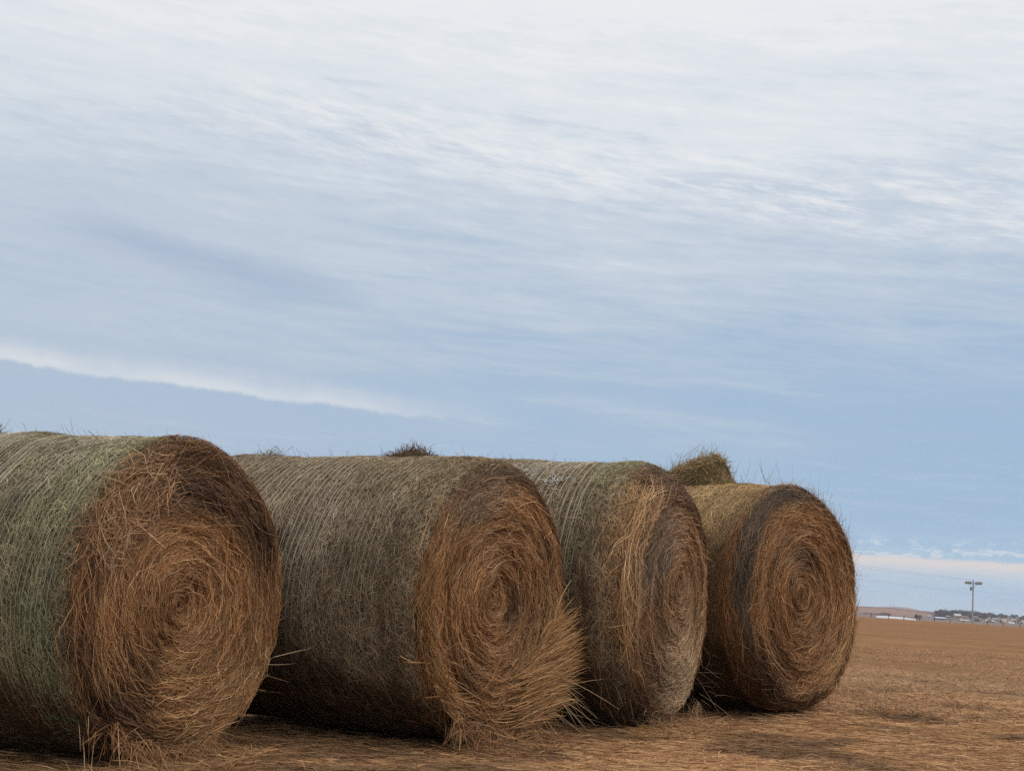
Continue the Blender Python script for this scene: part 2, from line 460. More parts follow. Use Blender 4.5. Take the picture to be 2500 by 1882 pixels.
# ------------------------------------------------------------------ escaping straws
LIGHTP = ([(.44, .25, .10), (.36, .18, .065), (.54, .36, .18), (.26, .12, .045)], [3, 3, 1.5, 3])
def burst_b2():
    b = B2; n = 2100
    # straws of the lower windings that leave the spiral on a tangent to the right
    th = rad(-52)+rad(14)*RNG.normal(0, 1, n); r = (RNG.uniform(.42, .97, n)**.7)*b.R
    P0 = np.stack([.03+RNG.uniform(-.01, .05, n), r*np.cos(th), b.R+r*np.sin(th)], -1)
    tan = np.stack([np.zeros(n), -np.sin(th), np.cos(th)], -1)
    D0 = unit(tan+RNG.normal(0, .10, (n, 3))+np.array([.05, 0, 0]))
    fan = RNG.normal(0, .20, n)+(b.R+.0-P0[:, 2]-.45)*-.5
    D1 = unit(np.stack([RNG.normal(.16, .10, n), np.ones(n), .22+fan], -1))
    ln = RNG.lognormal(math.log(.22), .40, n).clip(.08, .5)
    c = palette(n, *([(.42, .23, .092), (.33, .16, .06), (.52, .34, .16), (.20, .095, .038)], [3, 3, 1.2, 2.4]))
    local_straws(b, 'straw_burst', P0, D0, D1, ln, RNG.uniform(.0022, .004, n), c, np.tile([1., .2, .2], (n, 1)), 6, b.root)
burst_b2()

def edge_fringe(b, n, tlo, thi, out, length, name='frayed_edge', pal=LIGHTP, upward=0.0, ulo=None, uhi=None, w=(.002, .004)):
    th = rad(tlo)+rad(thi-tlo)*RNG.random(n)
    ulo = b.Rf-.03 if ulo is None else ulo; uhi = b.usz if uhi is None else uhi
    u = RNG.uniform(ulo, uhi, n)
    P, nn, _ = b.surf(u, th, 0)
    tang = np.stack([np.zeros(n), -np.sin(th), np.cos(th)], -1)*RNG.choice([-1, 1], (n, 1), p=[.3, .7])
    D0 = unit(tang+nn*out+RNG.normal(0, .12, (n, 3)))
    D1 = unit(tang+nn*out*1.1+RNG.normal(0, .22, (n, 3))+np.array([0, 0, upward]))
    ln = length*RNG.lognormal(-.2, .5, n)
    return local_straws(b, name, P, D0, D1, ln, RNG.uniform(w[0], w[1], n), palette(n, *pal), nn, 5, b.root)

edge_fringe(B1, 500, 0, 360, .02, .08, w=(.002, .003))
edge_fringe(B2, 350, 0, 360, .03, .08, w=(.002, .003))
edge_fringe(B3, 700, 0, 360, .10, .10, w=(.002, .003))
edge_fringe(B4, 1500, -70, 100, .30, .10, w=(.0018, .003))
# sparse upright stalks on the tops and flanks
STK = ([(.30, .25, .16), (.22, .17, .10), (.40, .33, .2)], [1, 1, 1])
edge_fringe(B1, 60, 60, 120, .9, .07, 'stray_stalks', STK, .4, B1.usz, B1.umax, (.0014, .0024))
edge_fringe(B2, 170, 60, 120, .9, .06, 'stray_stalks', STK, .3, B2.usz, B2.umax, (.0014, .0024))
edge_fringe(B3, 200, 60, 125, .7, .05, 'stray_stalks', STK, .3, B3.usz, B3.umax, (.0014, .0024))
edge_fringe(B4, 190, 5, 100, .9, .13, 'stray_stalks', STK, .8, B4.Rf, B4.usz+.5, (.0015, .0028))

# straws hanging to the ground below each face
def skirt(b, n, y0, y1, h, out=.35, pal=LIGHTP, ln=(.1, .3)):
    Y = RNG.uniform(y0, y1, n)*b.R
    zc = b.R*b.zlow-np.sqrt(np.maximum(b.R**2*.97-Y**2, .01))
    Z = np.maximum(zc, 0)+RNG.random(n)**1.5*h+.01
    X = RNG.uniform(.0, .09, n)-.10*(Y/b.R)**2
    P0 = np.stack([X, Y, Z], -1)
    D0 = unit(np.stack([RNG.normal(.2, .2, n), RNG.normal(.1, .7, n), RNG.normal(-.5, .35, n)], -1))
    D1 = unit(D0*.8+.4*np.stack([RNG.normal(out, .3, n), RNG.normal(.2, .6, n), RNG.normal(-.7, .35, n)], -1))
    local_straws(b, 'hanging_straw', P0, D0, D1, RNG.uniform(ln[0], ln[1], n), RNG.uniform(.0022, .004, n), palette(n, *pal), np.tile([1., 0, .3], (n, 1)), 6, b.root)
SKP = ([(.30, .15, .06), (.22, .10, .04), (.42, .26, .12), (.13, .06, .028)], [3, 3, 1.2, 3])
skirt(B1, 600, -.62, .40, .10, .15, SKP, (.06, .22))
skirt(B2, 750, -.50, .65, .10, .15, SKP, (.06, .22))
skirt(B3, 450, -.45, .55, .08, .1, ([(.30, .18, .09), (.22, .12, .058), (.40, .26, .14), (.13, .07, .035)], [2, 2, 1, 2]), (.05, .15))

def long_stalks(b, n, y, z, dy, dz, ln, name='bent_stalk'):
    """a few long stiff stalks leaning to the ground beside a bale"""
    Y = RNG.uniform(y[0], y[1], n)*b.R; Z = RNG.uniform(z[0], z[1], n)*b.R
    P0 = np.stack([RNG.uniform(-.12, .06, n), Y, Z], -1)
    D0 = unit(np.stack([RNG.normal(.2, .2, n), RNG.normal(dy, .35, n), RNG.normal(dz*.4, .25, n)], -1))
    D1 = unit(D0*.75+.35*np.stack([RNG.normal(.3, .2, n), RNG.normal(dy*.8, .4, n), RNG.normal(dz, .3, n)], -1))
    local_straws(b, name, P0, D0, D1, RNG.uniform(ln[0], ln[1], n), RNG.uniform(.0022, .0038, n), palette(n, [(.46, .33, .19), (.34, .22, .12)], [1, 1]), np.tile([1., 0, .4], (n, 1)), 6, b.root)
long_stalks(B2, 46, (.55, .85), (.18, .62), .8, -1.0, (.25, .60))
long_stalks(B1, 7, (.80, .98), (.35, .95), .7, .3, (.08, .24))
long_stalks(B1, 7, (-.85, -.4), (.1, .4), -.2, -1.2, (.15, .3))
long_stalks(B3, 26, (.70, .95), (.25, .75), .8, -.6, (.2, .45))

# ------------------------------------------------------------------ terrain
S0 = np.array([B1.c[0], B1.c[1]]); S1 = np.array([B4.c[0], B4.c[1]])
SD = (S1-S0)/np.linalg.norm(S1-S0)
gs = [(float(np.dot(np.array([b.c[0], b.c[1]])-S0, SD)), b.ground) for b in BALES]
print('GROUND', gs)
A = np.array([[s_, 1] for s_, g in gs]); sol = np.linalg.lstsq(A, np.array([g for s_, g in gs]), rcond=None)[0]
def terrain(x, y, detail=True):
    x = np.asarray(x, float); y = np.asarray(y, float)
    s = (x-S0[0])*SD[0]+(y-S0[1])*SD[1]
    smin, smax = -1.2, gs[-1][0]+1.0
    sc = np.clip(s, smin-1.5, smax+2.5)
    # smooth clamp
    sc = np.where(sc < smin, smin-1.5*(1-np.exp(-(smin-sc)/1.5))*.6, sc)
    sc = np.where(sc > smax, smax+2.5*(1-np.exp(-(sc-smax)/2.5))*.5, sc)
    z = sol[0]*sc+sol[1]
    r = np.hypot(x, y)
    far = sstep(25, 420, r)
    z = z*(1-far)+(-.02)*far
    z = z+.10*(fbm(x/28, y/28, 70, 3)-.5)*sstep(14, 60, r)
    # beyond the crest the land dips, then rises gently to the town
    z = z-.9*sstep(455, 520, r)-.9*sstep(520, 1200, r)+2.6*sstep(1300, 2900, r)
    if detail:
        near = sstep(30, 12, r)
        z = z+near*(.050*(fbm(x*1.7, y*2.4, 71, 4)-.5)+.016*(vnoise(x*8, y*11, 72)-.5))
    return z

def wet(x, y):
    """dark damp thatch patches on the ground, 0..1"""
    a = fbm(x*1.1+4, y*1.6, 81, 4)
    b = fbm(x*.35, y*.5+8, 83, 3)
    return sstep(.59, .67, a*.75+b*.25+.02)*sstep(26, 13, np.hypot(x, y))*.72

def terrain_mesh():
    rr = np.concatenate([np.linspace(.6, 5.5, 24, endpoint=False), np.linspace(5.5, 16, 260, endpoint=False), np.geomspace(16, 430, 130, endpoint=False),
                         np.linspace(430, 540, 40, endpoint=False), np.geomspace(540, 26000, 60)])
    fr = np.arange(-34, 34.01, .28)
    aa = np.concatenate([fr, np.linspace(34, 326, 74)[1:-1]])
    aa = np.radians(np.append(aa, 326.0))
    Rr, Aa = np.meshgrid(rr, aa, indexing='ij')
    X = Rr*np.sin(Aa); Y = Rr*np.cos(Aa)
    Z = terrain(X, Y)
    w = wet(X, Y)
    big = fbm(X/9, Y/14, 90, 4)
    r = np.hypot(X, Y)
    c0 = np.array([.25, .132, .064]); c1 = np.array([.31, .185, .098]); c2 = np.array([.35, .225, .13]); far = np.array([.235, .125, .060])
    t = sstep(.35, .65, big)[..., None]
    c = c0*(1-t)+c1*t
    tf = sstep(10.5, 17, r)[..., None]
    c = c*(1-tf)+(far*(.88+.24*big[..., None]))*tf
    # paler grass in a band behind the last bale
    band = (np.exp(-((r-17.5)/3.2)**2)*fbm(X/2, Y/3, 91, 3))[..., None]
    c = c*(1-.8*band)+c2*.8*band
    c = c*(1-w[..., None])+np.array([.075, .044, .027])*w[..., None]
    pale = sstep(452, 500, r)[..., None]
    c = c*(1-pale)+np.array([.36, .28, .22])*pale
    town = sstep(700, 1500, r)[..., None]
    c = c*(1-town)+np.array([.20, .15, .13])*town
    na = len(aa); nr = len(rr)
    V = np.stack([X, Y, Z], -1).reshape(-1, 3); cc = c.reshape(-1, 3)
    i, j = np.meshgrid(np.arange(nr-1), np.arange(na), indexing='ij')
    a = i*na+j; b_ = i*na+(j+1) % na
    f = np.stack([a, b_, b_+na, a+na], -1).reshape(-1, 4)[:, ::-1]
    # cap under the camera
    V = np.vstack([V, [[0, 0, float(terrain(0, 0))]]]); cc = np.vstack([cc, cc[:1]])
    m, nt, b = new_mat('dry_field')
    at_ = N(nt, 'ShaderNodeAttribute', attribute_name='tint')
    tc = N(nt, 'ShaderNodeTexCoord')
    mp = N(nt, 'ShaderNodeMapping'); mp.inputs['Scale'].default_value = (1, 1.6, 1)
    nt.links.new(tc.outputs['Object'], mp.inputs['Vector'])
    outs = []
    for sc_, det in ((26, 6), (3.2, 5), (.22, 6)):
        nz = N(nt, 'ShaderNodeTexNoise'); nz.inputs['Scale'].default_value = sc_; nz.inputs['Detail'].default_value = det
        nz.inputs['Roughness'].default_value = .65
        nt.links.new(mp.outputs['Vector'], nz.inputs['Vector'])
        mr = N(nt, 'ShaderNodeMapRange'); mr.inputs['From Min'].default_value = .3; mr.inputs['From Max'].default_value = .7
        lo = {26: .62, 3.2: .68, .22: .80}[sc_]
        mr.inputs['To Min'].default_value = lo; mr.inputs['To Max'].default_value = 2-lo
        nt.links.new(nz.outputs['Fac'], mr.inputs['Value']); outs.append((mr, nz))
    m1 = N(nt, 'ShaderNodeMath', operation='MULTIPLY'); nt.links.new(outs[0][0].outputs['Result'], m1.inputs[0]); nt.links.new(outs[1][0].outputs['Result'], m1.inputs[1])
    m2 = N(nt, 'ShaderNodeMath', operation='MULTIPLY'); nt.links.new(m1.outputs[0], m2.inputs[0]); nt.links.new(outs[2][0].outputs['Result'], m2.inputs[1])
    mx = N(nt, 'ShaderNodeVectorMath', operation='SCALE')
    nt.links.new(at_.outputs['Color'], mx.inputs[0]); nt.links.new(m2.outputs[0], mx.inputs['Scale'])
    nt.links.new(mx.outputs['Vector'], b.inputs['Base Color'])
    b.inputs['Roughness'].default_value = .95; b.inputs['Specular IOR Level'].default_value = .05
    bp = N(nt, 'ShaderNodeBump'); bp.inputs['Strength'].default_value = .7; bp.inputs['Distance'].default_value = .02
    nt.links.new(outs[0][1].outputs['Fac'], bp.inputs['Height']); nt.links.new(bp.outputs['Normal'], b.inputs['Normal'])
    me_f = [list(map(int, q)) for q in []]
    o = mesh_obj('field', V, f, m, None, smooth=True, col=cc)
    return o
field = tag(terrain_mesh(), kind='structure')

# dead grass and straw litter lying on the field
def grass(name, n, rlo, rhi, alo, ahi, L, w, upr, pal, seedmask=None, dark=True, rp=1.0):
    r = rlo+(rhi-rlo)*RNG.random(n)**rp; a = np.radians(RNG.uniform(alo, ahi, n))
    x = r*np.sin(a); y = r*np.cos(a)
    if seedmask is not None:
        m = seedmask(x, y); x, y = x[m], y[m]; n = len(x)
    yaw = RNG.normal(0, .9, n)+RNG.choice([0, math.pi], n)
    el = np.abs(RNG.normal(0, upr, n))
    ln = L*RNG.lognormal(0, .4, n)
    D0 = np.stack([np.cos(yaw)*np.cos(el), np.sin(yaw)*np.cos(el), np.sin(el)], -1)
    z = terrain(x, y)
    P0 = np.stack([x, y, z+RNG.uniform(-.004, .012, n)], -1)
    K = 4; q = np.linspace(0, 1, K)
    pts = P0[:, None, :]+D0[:, None, :]*(ln[:, None]*q)[..., None]
    pts[..., 2] -= (.5*np.sin(el)[:, None]*ln[:, None]*q**2)
    pts[..., :2] += (RNG.normal(0, .12, (n, 1, 2))*ln[:, None, None])*(q**2)[None, :, None]
    c = palette(n, *pal)
    if dark:
        wv = wet(x, y)[:, None]*.85
        c = c*(1-wv)+np.array([.075, .045, .028])*wv
    tone = fbm(x/1.4, y/1.8, 95, 4)
    c = c*(.62+.76*tone)[:, None]
    return ribbons(name, pts, w*RNG.uniform(.6, 1.4, n), np.tile([0, -.5, 1.], (n, 1)), c, M_GRASS)
PG = ([(.47, .26, .122), (.38, .20, .092), (.58, .37, .20), (.20, .105, .05), (.53, .28, .12)], [3, 3, 1.5, 1.5, 1.5])
PG2 = ([(.36, .215, .115), (.31, .175, .088), (.43, .275, .155), (.23, .13, .068)], [3, 3, 1.5, 1])
tag(grass('straw_litter', 140000, 5.6, 14.5, -24, 25, .085, .0034, .13, PG, rp=1.1), 'matted reddish brown straw litter covering the ground before the bales', 'ground litter', kind='stuff')
tag(grass('dry_grass', 75000, 11.5, 34, 7, 25, .06, .0042, .5, PG2, rp=1.25,
          seedmask=lambda x, y: fbm(x/1.6, y/2.2, 97, 3) > .36), 'short pale dry grass on the field to the right of the last bale', 'dry grass', kind='stuff')

def near_feet(x, y):
    m = np.zeros(len(x), bool)
    for b in BALES[:3]:
        q = b.to_local(np.stack([x, y, np.zeros(len(x))], -1))
        d = np.hypot((q[:, 0]-.10)/.30, q[:, 1]/.75)
        m |= d < .5+.8*fbm(x*3, y*3, 99, 2)
    return m
tag(grass('loose_hay', 190000, 6.6, 11.0, -17, 10, .09, .003, .32, ([(.36, .19, .085), (.26, .13, .055), (.46, .29, .15), (.15, .075, .035)], [3, 3, 1.5, 2]), seedmask=near_feet, dark=False), 'crumbled loose hay scattered at the foot of the bales', 'loose hay', kind='stuff')
tag(grass('stubble', 4200, 5.8, 19, -22, 25, .075, .0026, 1.0, PG2, dark=False, rp=1.1), 'sparse single stalks standing up from the straw littered ground', 'stubble', kind='stuff')

# ------------------------------------------------------------------ hay tufts on top of the bales
def tuft(name, b, depth_back, ylen, prof, thick, label, n, pal, fringe):
    """mound resting on a bale; prof = list of (along-axis offset, height) in metres"""
    xs = np.array([p[0] for p in prof]); hs = np.array([p[1] for p in prof])
    P, _, _ = b.surf(np.array([b.usz+depth_back-b.rs]), np.array([math.pi/2]), 0)
    base = P[0]
    root = empty(name, b.root.location, b.root.rotation_euler.z)
    tag(root, label, 'hay clump', 'loose hay clumps on top of the bales')
    G = 40
    X, Yv = np.meshgrid(np.linspace(xs[0], xs[-1], G), np.linspace(-1, 1, 24), indexing='ij')
    H = np.interp(X, xs, hs)
    prof_y = np.sqrt(np.clip(1-Yv**2, 0, 1))
    bumps = (fbm(X*14, Yv*3, b.seed+5, 3)-.5)*.07*min(1, max(hs)*5)
    Z = base[2]+(H+bumps)*prof_y-.06*(1-prof_y)-.01
    Yc = Yv*thick*(.5+.5*np.clip(H/max(hs), .2, 1))+ylen
    V = np.stack([base[0]+X, Yc, Z], -1).reshape(-1, 3)
    low = V.copy(); 
    i, j = np.meshgrid(np.arange(G-1), np.arange(23), indexing='ij')
    a = i*24+j
    f = np.stack([a, a+24, a+25, a+1], -1).reshape(-1, 4)
    c = np.tile([.12, .085, .04], (len(V), 1))
    o = mesh_obj('hay_mound', V, f, M_CORE, root, smooth=True, col=c); o.data.uv_layers.new(name='UVMap')
    # straws over the mound
    k = RNG.integers(0, len(V), n)
    P0 = V[k]+RNG.normal(0, .008, (n, 3))
    D0 = unit(np.stack([RNG.normal(-.3, .8, n), RNG.normal(-.2, .6, n), RNG.normal(.1, .7, n)], -1))
    P0 = P0-D0*.05
    c = palette(n, *pal)
    pts = np.empty((n, 4, 3)); q = np.linspace(0, 1, 4)
    ln = RNG.uniform(.06, .14, n)
    for m in range(4):
        pts[:, m] = P0+D0*(ln*q[m])[:, None]+np.array([0, 0, -.03])*q[m]**2
    ribbons('mound_straw', pts, RNG.uniform(.0025, .0045, n), np.tile([.6, -.6, .6], (n, 1)), c, M_STRAW, root)
    # wispy fringe standing out of the crest
    x = RNG.uniform(xs[0], xs[-1], fringe)
    hh = np.interp(x, xs, hs)
    keep = hh > .3*max(hs); x = x[keep]; hh = hh[keep]; m_ = len(x)
    P0 = np.stack([base[0]+x, ylen+RNG.normal(0, thick*.4, m_), base[2]+hh*.85], -1)
    D0 = unit(np.stack([RNG.normal(.0, .4, m_), RNG.normal(0, .3, m_), np.ones(m_)], -1))
    D1 = unit(np.stack([RNG.normal(.1, .8, m_), RNG.normal(0, .5, m_), RNG.uniform(.1, 1, m_)], -1))
    ln = np.minimum(RNG.lognormal(-2.2, .5, m_), .19)*min(1, max(hs)*4+.35)
    local_straws(b, 'wispy_stalks', P0, D0, D1, ln, RNG.uniform(.0016, .003, m_), palette(m_, [(.30, .25, .15), (.42, .36, .22), (.17, .17, .07)], [1, 1, 1]), np.tile([1., 0, 0], (m_, 1)), 5, root)
    return root
PGR = ([(.30, .195, .085), (.38, .255, .12), (.20, .14, .06), (.19, .17, .065), (.46, .33, .17)], [3, 3, 2, 1, 1])
tuft('hay_tuft', B4, .90, -.02, [(-.62, .0), (-.42, .05), (-.28, .11), (-.14, .165), (-.05, .205), (.03, .21), (.10, .245), (.13, .20), (.14, .11), (.18, .05), (.28, .0)], .24,
     'tall brown green tuft on the farthest bale, topped with wispy stalks', 5200, PGR, 420)
tuft('hay_tuft', B2, .66, -.02, [(-.18, .0), (-.10, .034), (-.02, .050), (.07, .050), (.12, .03), (.20, .0)], .09,
     'small dark clump lying on the ridge of the long grey brown bale', 700, P_DARK, 44)
tuft('hay_tuft', B1, 1.30, -.02, [(-.40, .0), (-.28, .07), (-.18, .075), (-.11, .045), (-.05, .01), (.0, .0)], .12,
     'dark rounded clump on the nearest bale, cut by the left photo edge', 600, P_DARK, 14)
tuft('hay_tuft', B2, 1.72, -.02, [(-.12, .0), (-.05, .02), (.05, .025), (.10, .0)], .06,
     'thin spiky wisp of stalks at the far left end of the long bale ridge', 120, P_DARK, 46)

# ------------------------------------------------------------------ background helpers
def box(x0, x1, y0, y1, z0, z1):
    v = [(x0, y0, z0), (x1, y0, z0), (x1, y1, z0), (x0, y1, z0), (x0, y0, z1), (x1, y0, z1), (x1, y1, z1), (x0, y1, z1)]
    f = [(0, 3, 2, 1), (4, 5, 6, 7), (0, 1, 5, 4), (1, 2, 6, 5), (2, 3, 7, 6), (3, 0, 4, 7)]
    return v, f
def joinm(parts):
    V, Fc = [], []
    for v, f in parts:
        o_ = len(V); V += list(v); Fc += [tuple(i+o_ for i in q) for q in f]
    return V, Fc
def tube(p, q, r0, r1, seg=10):
    p = np.array(p, float); q = np.array(q, float); d = unit(q-p)
    a = np.array([0, 0, 1.]) if abs(d[2]) < .9 else np.array([1., 0, 0])
    e1 = unit(np.cross(d, a)); e2 = np.cross(d, e1)
    V = []
    for (c, r) in ((p, r0), (q, r1)):
        for k in range(seg):
            t = 2*math.pi*k/seg
            V.append(tuple(c+r*(math.cos(t)*e1+math.sin(t)*e2)))
    Fc = [(k, (k+1) % seg, seg+(k+1) % seg, seg+k) for k in range(seg)]
    Fc += [tuple(range(seg))[::-1], tuple(range(seg, 2*seg))]
    return V, Fc
def gpt(px, depth):
    """ground point under photo column px at a depth"""
    yl = 1497+(px-2100)*.0625
    p = at(px, yl, depth)
    return np.array([p[0], p[1], float(terrain(p[0], p[1], False))])

# ------------------------------------------------------------------ floodlight pole
M_POLE = plain_material('grey_pole_metal', (.30, .31, .32), .6, .4, .12, 2)
M_LAMP = plain_material('lamp_housing', (.23, .25, .25), .5, .5, .15, 4)
M_GLASS = plain_material('lamp_glass', (.45, .48, .50), .2, .6, .05, 4)
M_WOOD = plain_material('weathered_post', (.10, .085, .075), .9, .1, .3, 6)
DP = 452.
MPP = DP/F_PX                      # metres per photo pixel at the pole
g = gpt(2374, DP)
pole = tag(empty('floodlight_pole', g), 'tall grey floodlight pole with lamps on both sides at the far edge of the field', 'light pole')
H = 107*MPP
v, f = tube((0, 0, -.2), (0, 0, H), .24, .16, 14); mesh_obj('pole', v, f, M_POLE, pole)
v, f = box(-16*MPP, 16*MPP, -.08, .08, H-1.05, H-.85); mesh_obj('cross_arm', v, f, M_POLE, pole)
for sx in (-17, -12.5, -8, 8, 12.5, 17):
    x = sx*MPP
    y = -.35
    # tapered housing tilted outwards
    a = math.atan2(1, 2)*(1 if sx > 0 else -1)
    parts = []
    V = []
    for (dx, hw, hh) in ((-.45, .25, .26), (.0, .45, .60), (.40, .36, .48)):
        for (yy, zz) in ((-hw, -hh), (hw, -hh), (hw, hh), (-hw, hh)):
            cx, cz = dx, zz*.7
            s_ = 1 if sx > 0 else -1
            V.append((x+(cx*math.cos(.35)+cz*math.sin(.35))*s_, y+yy, H-.75+(-cx*math.sin(.35)+cz*math.cos(.35))))
    Fc = [(0, 1, 2, 3), (11, 10, 9, 8)]
    for k in range(4):
        Fc += [(k, k+4, (k+1) % 4+4, (k+1) % 4), (k+4, k+8, (k+1) % 4+8, (k+1) % 4+4)]
    lp = mesh_obj('floodlight', V, Fc, M_LAMP, pole)
    v, f = box(x-.22, x+.22, y-.40, y-.37, H-1.0, H-.55); mesh_obj('lamp_glass', v, f, M_GLASS, lp)
for s_ in (-1, 1):
    v, f = tube((s_*9*MPP, 0, H-1.0), (s_*.15, 0, H-2.2), .05, .05, 6); mesh_obj('brace', v, f, M_POLE, pole)
v, f = tube((-.62, 0, H-3.0), (-.62, 0, H-2.0), .30, .30, 12); tr = mesh_obj('transformer', v, f, M_LAMP, pole)
v, f = box(-.40, -.18, -.06, .06, H-2.6, H-2.4); mesh_obj('bracket', v, f, M_POLE, tr)
v, f = tube((0, 0, H), (0, 0, H+.35), .08, .05, 8); mesh_obj('pole_cap', v, f, M_LAMP, pole)

# the next pole of the line stands behind the bales
g2 = gpt(1730, 300)
pole2 = tag(empty('utility_pole', g2), 'wooden utility pole hidden behind the bales that carries the overhead wires', 'utility pole')
H2 = at(1730, 1318, 300)[2]-g2[2]+.9
v, f = tube((0, 0, -.2), (0, 0, H2), .17, .12, 10); mesh_obj('pole', v, f, M_WOOD, pole2)
v, f = box(-1.1, 1.1, -.06, .06, H2-.75, H2-.6); mesh_obj('cross_arm', v, f, M_WOOD, pole2)
M_WIRE = plain_material('dark_wire', (.05, .05, .055), .6, .3, .1, 1)
def wire(name, a, b_, sag, label):
    a = np.array(a); b_ = np.array(b_)
    V, Fc = [], []
    n = 24; prev = None
    pts = [a+(b_-a)*t-np.array([0, 0, sag*4*t*(1-t)]) for t in np.linspace(0, 1, n)]
    for i in range(n-1):
        v, f = tube(pts[i], pts[i+1], .011, .011, 5)
        o_ = len(V); V += v; Fc += [tuple(k+o_ for k in q) for q in f[:-2]]
    o = mesh_obj(name, V, Fc, M_WIRE)
    return tag(o, label, 'overhead wire', 'overhead wires leading left from the floodlight pole')
tp = g+np.array([0, 0, H])
q2 = g2+np.array([0, 0, H2])
wire('overhead_wire', tp+[-.3, 0, .2], at(1722, 1318, 300), .5, 'topmost thin dark wire slanting from the floodlight pole top')
wire('overhead_wire', tp+[.3, 0, .0], at(1738, 1330, 300), .6, 'second thin wire running just beneath the topmost wire')
wire('overhead_wire', tp+[-.3, 0, -3.6], at(1730, 1362, 300.3), .3, 'lowest overhead wire, reaching the pole well below its lamps')

# ------------------------------------------------------------------ fence at the crest of the field
fence = tag(empty('wire_fence', gpt(2200, 450)), 'wire fence with dark uneven posts along the far edge of the field', 'fence')
FO = np.array(fence.location)
fence_px = [(2090, .0), (2127, .0), (2170, .1), (2207, -.1), (2238, .2), (2245, -.2), (2281, 0), (2320, 0), (2352, -.1), (2410, 0), (2450, 0), (2490, .1), (2530, 0)]
tops = []
for i, (px, dz) in enumerate(fence_px):
    gp = gpt(px, 450)-FO
    hgt = 1.15+dz
    w = .11 if i % 3 else .15
    v, f = tube(gp-[0, 0, .3], gp+[0, 0, hgt], w, w*.85, 8); mesh_obj('fence_post', v, f, M_WOOD, fence)
    tops.append(gp)
for hz in (.35, .7, 1.0):
    parts = [tube(tops[i]+[0, 0, hz], tops[i+1]+[0, 0, hz], .012, .012, 4) for i in range(len(tops)-1)]
    v, f = joinm(parts); mesh_obj('fence_wire', v, f, M_WIRE, fence)

# pale slender posts beyond the fence
M_PPOST = plain_material('pale_post', (.55, .50, .45), .7, .2, .1, 3)
for px, h_, lb in ((2395, 8, 'thin pale post standing just right of the floodlight pole base'), (2405.5, 10, 'taller pale post second to the right of the floodlight pole')):
    gp = gpt(px, 470); v, f = tube((0, 0, -.3), (0, 0, h_*MPP+.6), .11, .08, 8)
    o = mesh_obj('pale_post', v, f, M_PPOST); o.location = gp; tag(o, lb, 'post', 'pale posts beyond the field edge')

# ------------------------------------------------------------------ long white cover beyond the fence
M_WHITE = plain_material('white_plastic', (.66, .67, .69), .5, .4, .08, 3)
dW = 600.
a_ = gpt(2139, dW); b_ = gpt(2236, dW)
mid = (a_+b_)/2
wr = tag(empty('silage_bag', mid), 'long low white plastic covered tube lying beyond the field fence', 'silage bag')
ax = unit(b_-a_); Lw = np.linalg.norm(b_-a_)
nx_, ny_ = 60, 12
V = []; zbase = at(2139, 1510, dW)[2]-mid[2]
for i in range(nx_+1):
    t = i/nx_
    hh = 1.0*(1-.45*sstep(.6, 1.0, t))*(1-.2*sstep(.25, 0, t))*(1+.12*(vnoise(t*14, 3., 4)-.5))
    if i in (0, nx_): hh *= .55
    for j in range(ny_+1):
        an = math.pi*j/ny_
        V.append(ax*((t-.5)*Lw)+np.array([0, -math.cos(an)*1.0, 0])+np.array([0, 0, hh*math.sin(an)**.8*.85+.62 if 0 < j < ny_ else -.1]))
V = np.array(V)
i, j = np.meshgrid(np.arange(nx_), np.arange(ny_), indexing='ij'); q = i*(ny_+1)+j
Fq = [tuple(int(k) for k in r) for r in np.stack([q, q+1, q+ny_+2, q+ny_+1], -1).reshape(-1, 4)]
Fq += [tuple(range(ny_+1)), tuple(range(nx_*(ny_+1), (nx_+1)*(ny_+1)))[::-1]]
mesh_obj('white_cover', V, Fq, M_WHITE, wr, smooth=True)
M_TYRE = plain_material('black_tyre', (.03, .03, .03), .8, .2, .1, 3)
for t in (.06, .3, .52, .72, .9):
    c_ = ax*((t-.5)*Lw)+np.array([0, -1.12, .25])
    v, f = tube(c_, c_+np.array([0, .2, 0]), .32, .32, 12); mesh_obj('weight_tyre', v, f, M_TYRE, wr)

# ------------------------------------------------------------------ distant hills
def ridge(name, pts, depth, thick, mat, kind='structure', label=None, cat=None):
    """rounded hill whose skyline follows photo points, at real distance and depth"""
    P = np.array([at(px, py, depth) for px, py in pts])
    n = len(P); xs = np.linspace(0, n-1, (n-1)*10+1)
    X = np.interp(xs, np.arange(n), P[:, 0]); Y = np.interp(xs, np.arange(n), P[:, 1]); Z = np.interp(xs, np.arange(n), P[:, 2])
    Z = Z+(vnoise(xs*1.7, xs*0, 31)-.5)*depth*.00016
    K = 17
    V = []; 
    for k in range(K):
        t = k/(K-1)*2-1
        s = (1-t*t)**1.1
        V.append(np.stack([X, Y+t*thick, (-3)+(Z+3)*s], -1))
    V = np.array(V); m = len(xs)
    i, j = np.meshgrid(np.arange(K-1), np.arange(m-1), indexing='ij'); a = i*m+j
    f = np.stack([a, a+1, a+m+1, a+m], -1).reshape(-1, 4)
    return tag(mesh_obj(name, V.reshape(-1, 3), f, mat, None, smooth=True), label, cat, kind=kind)
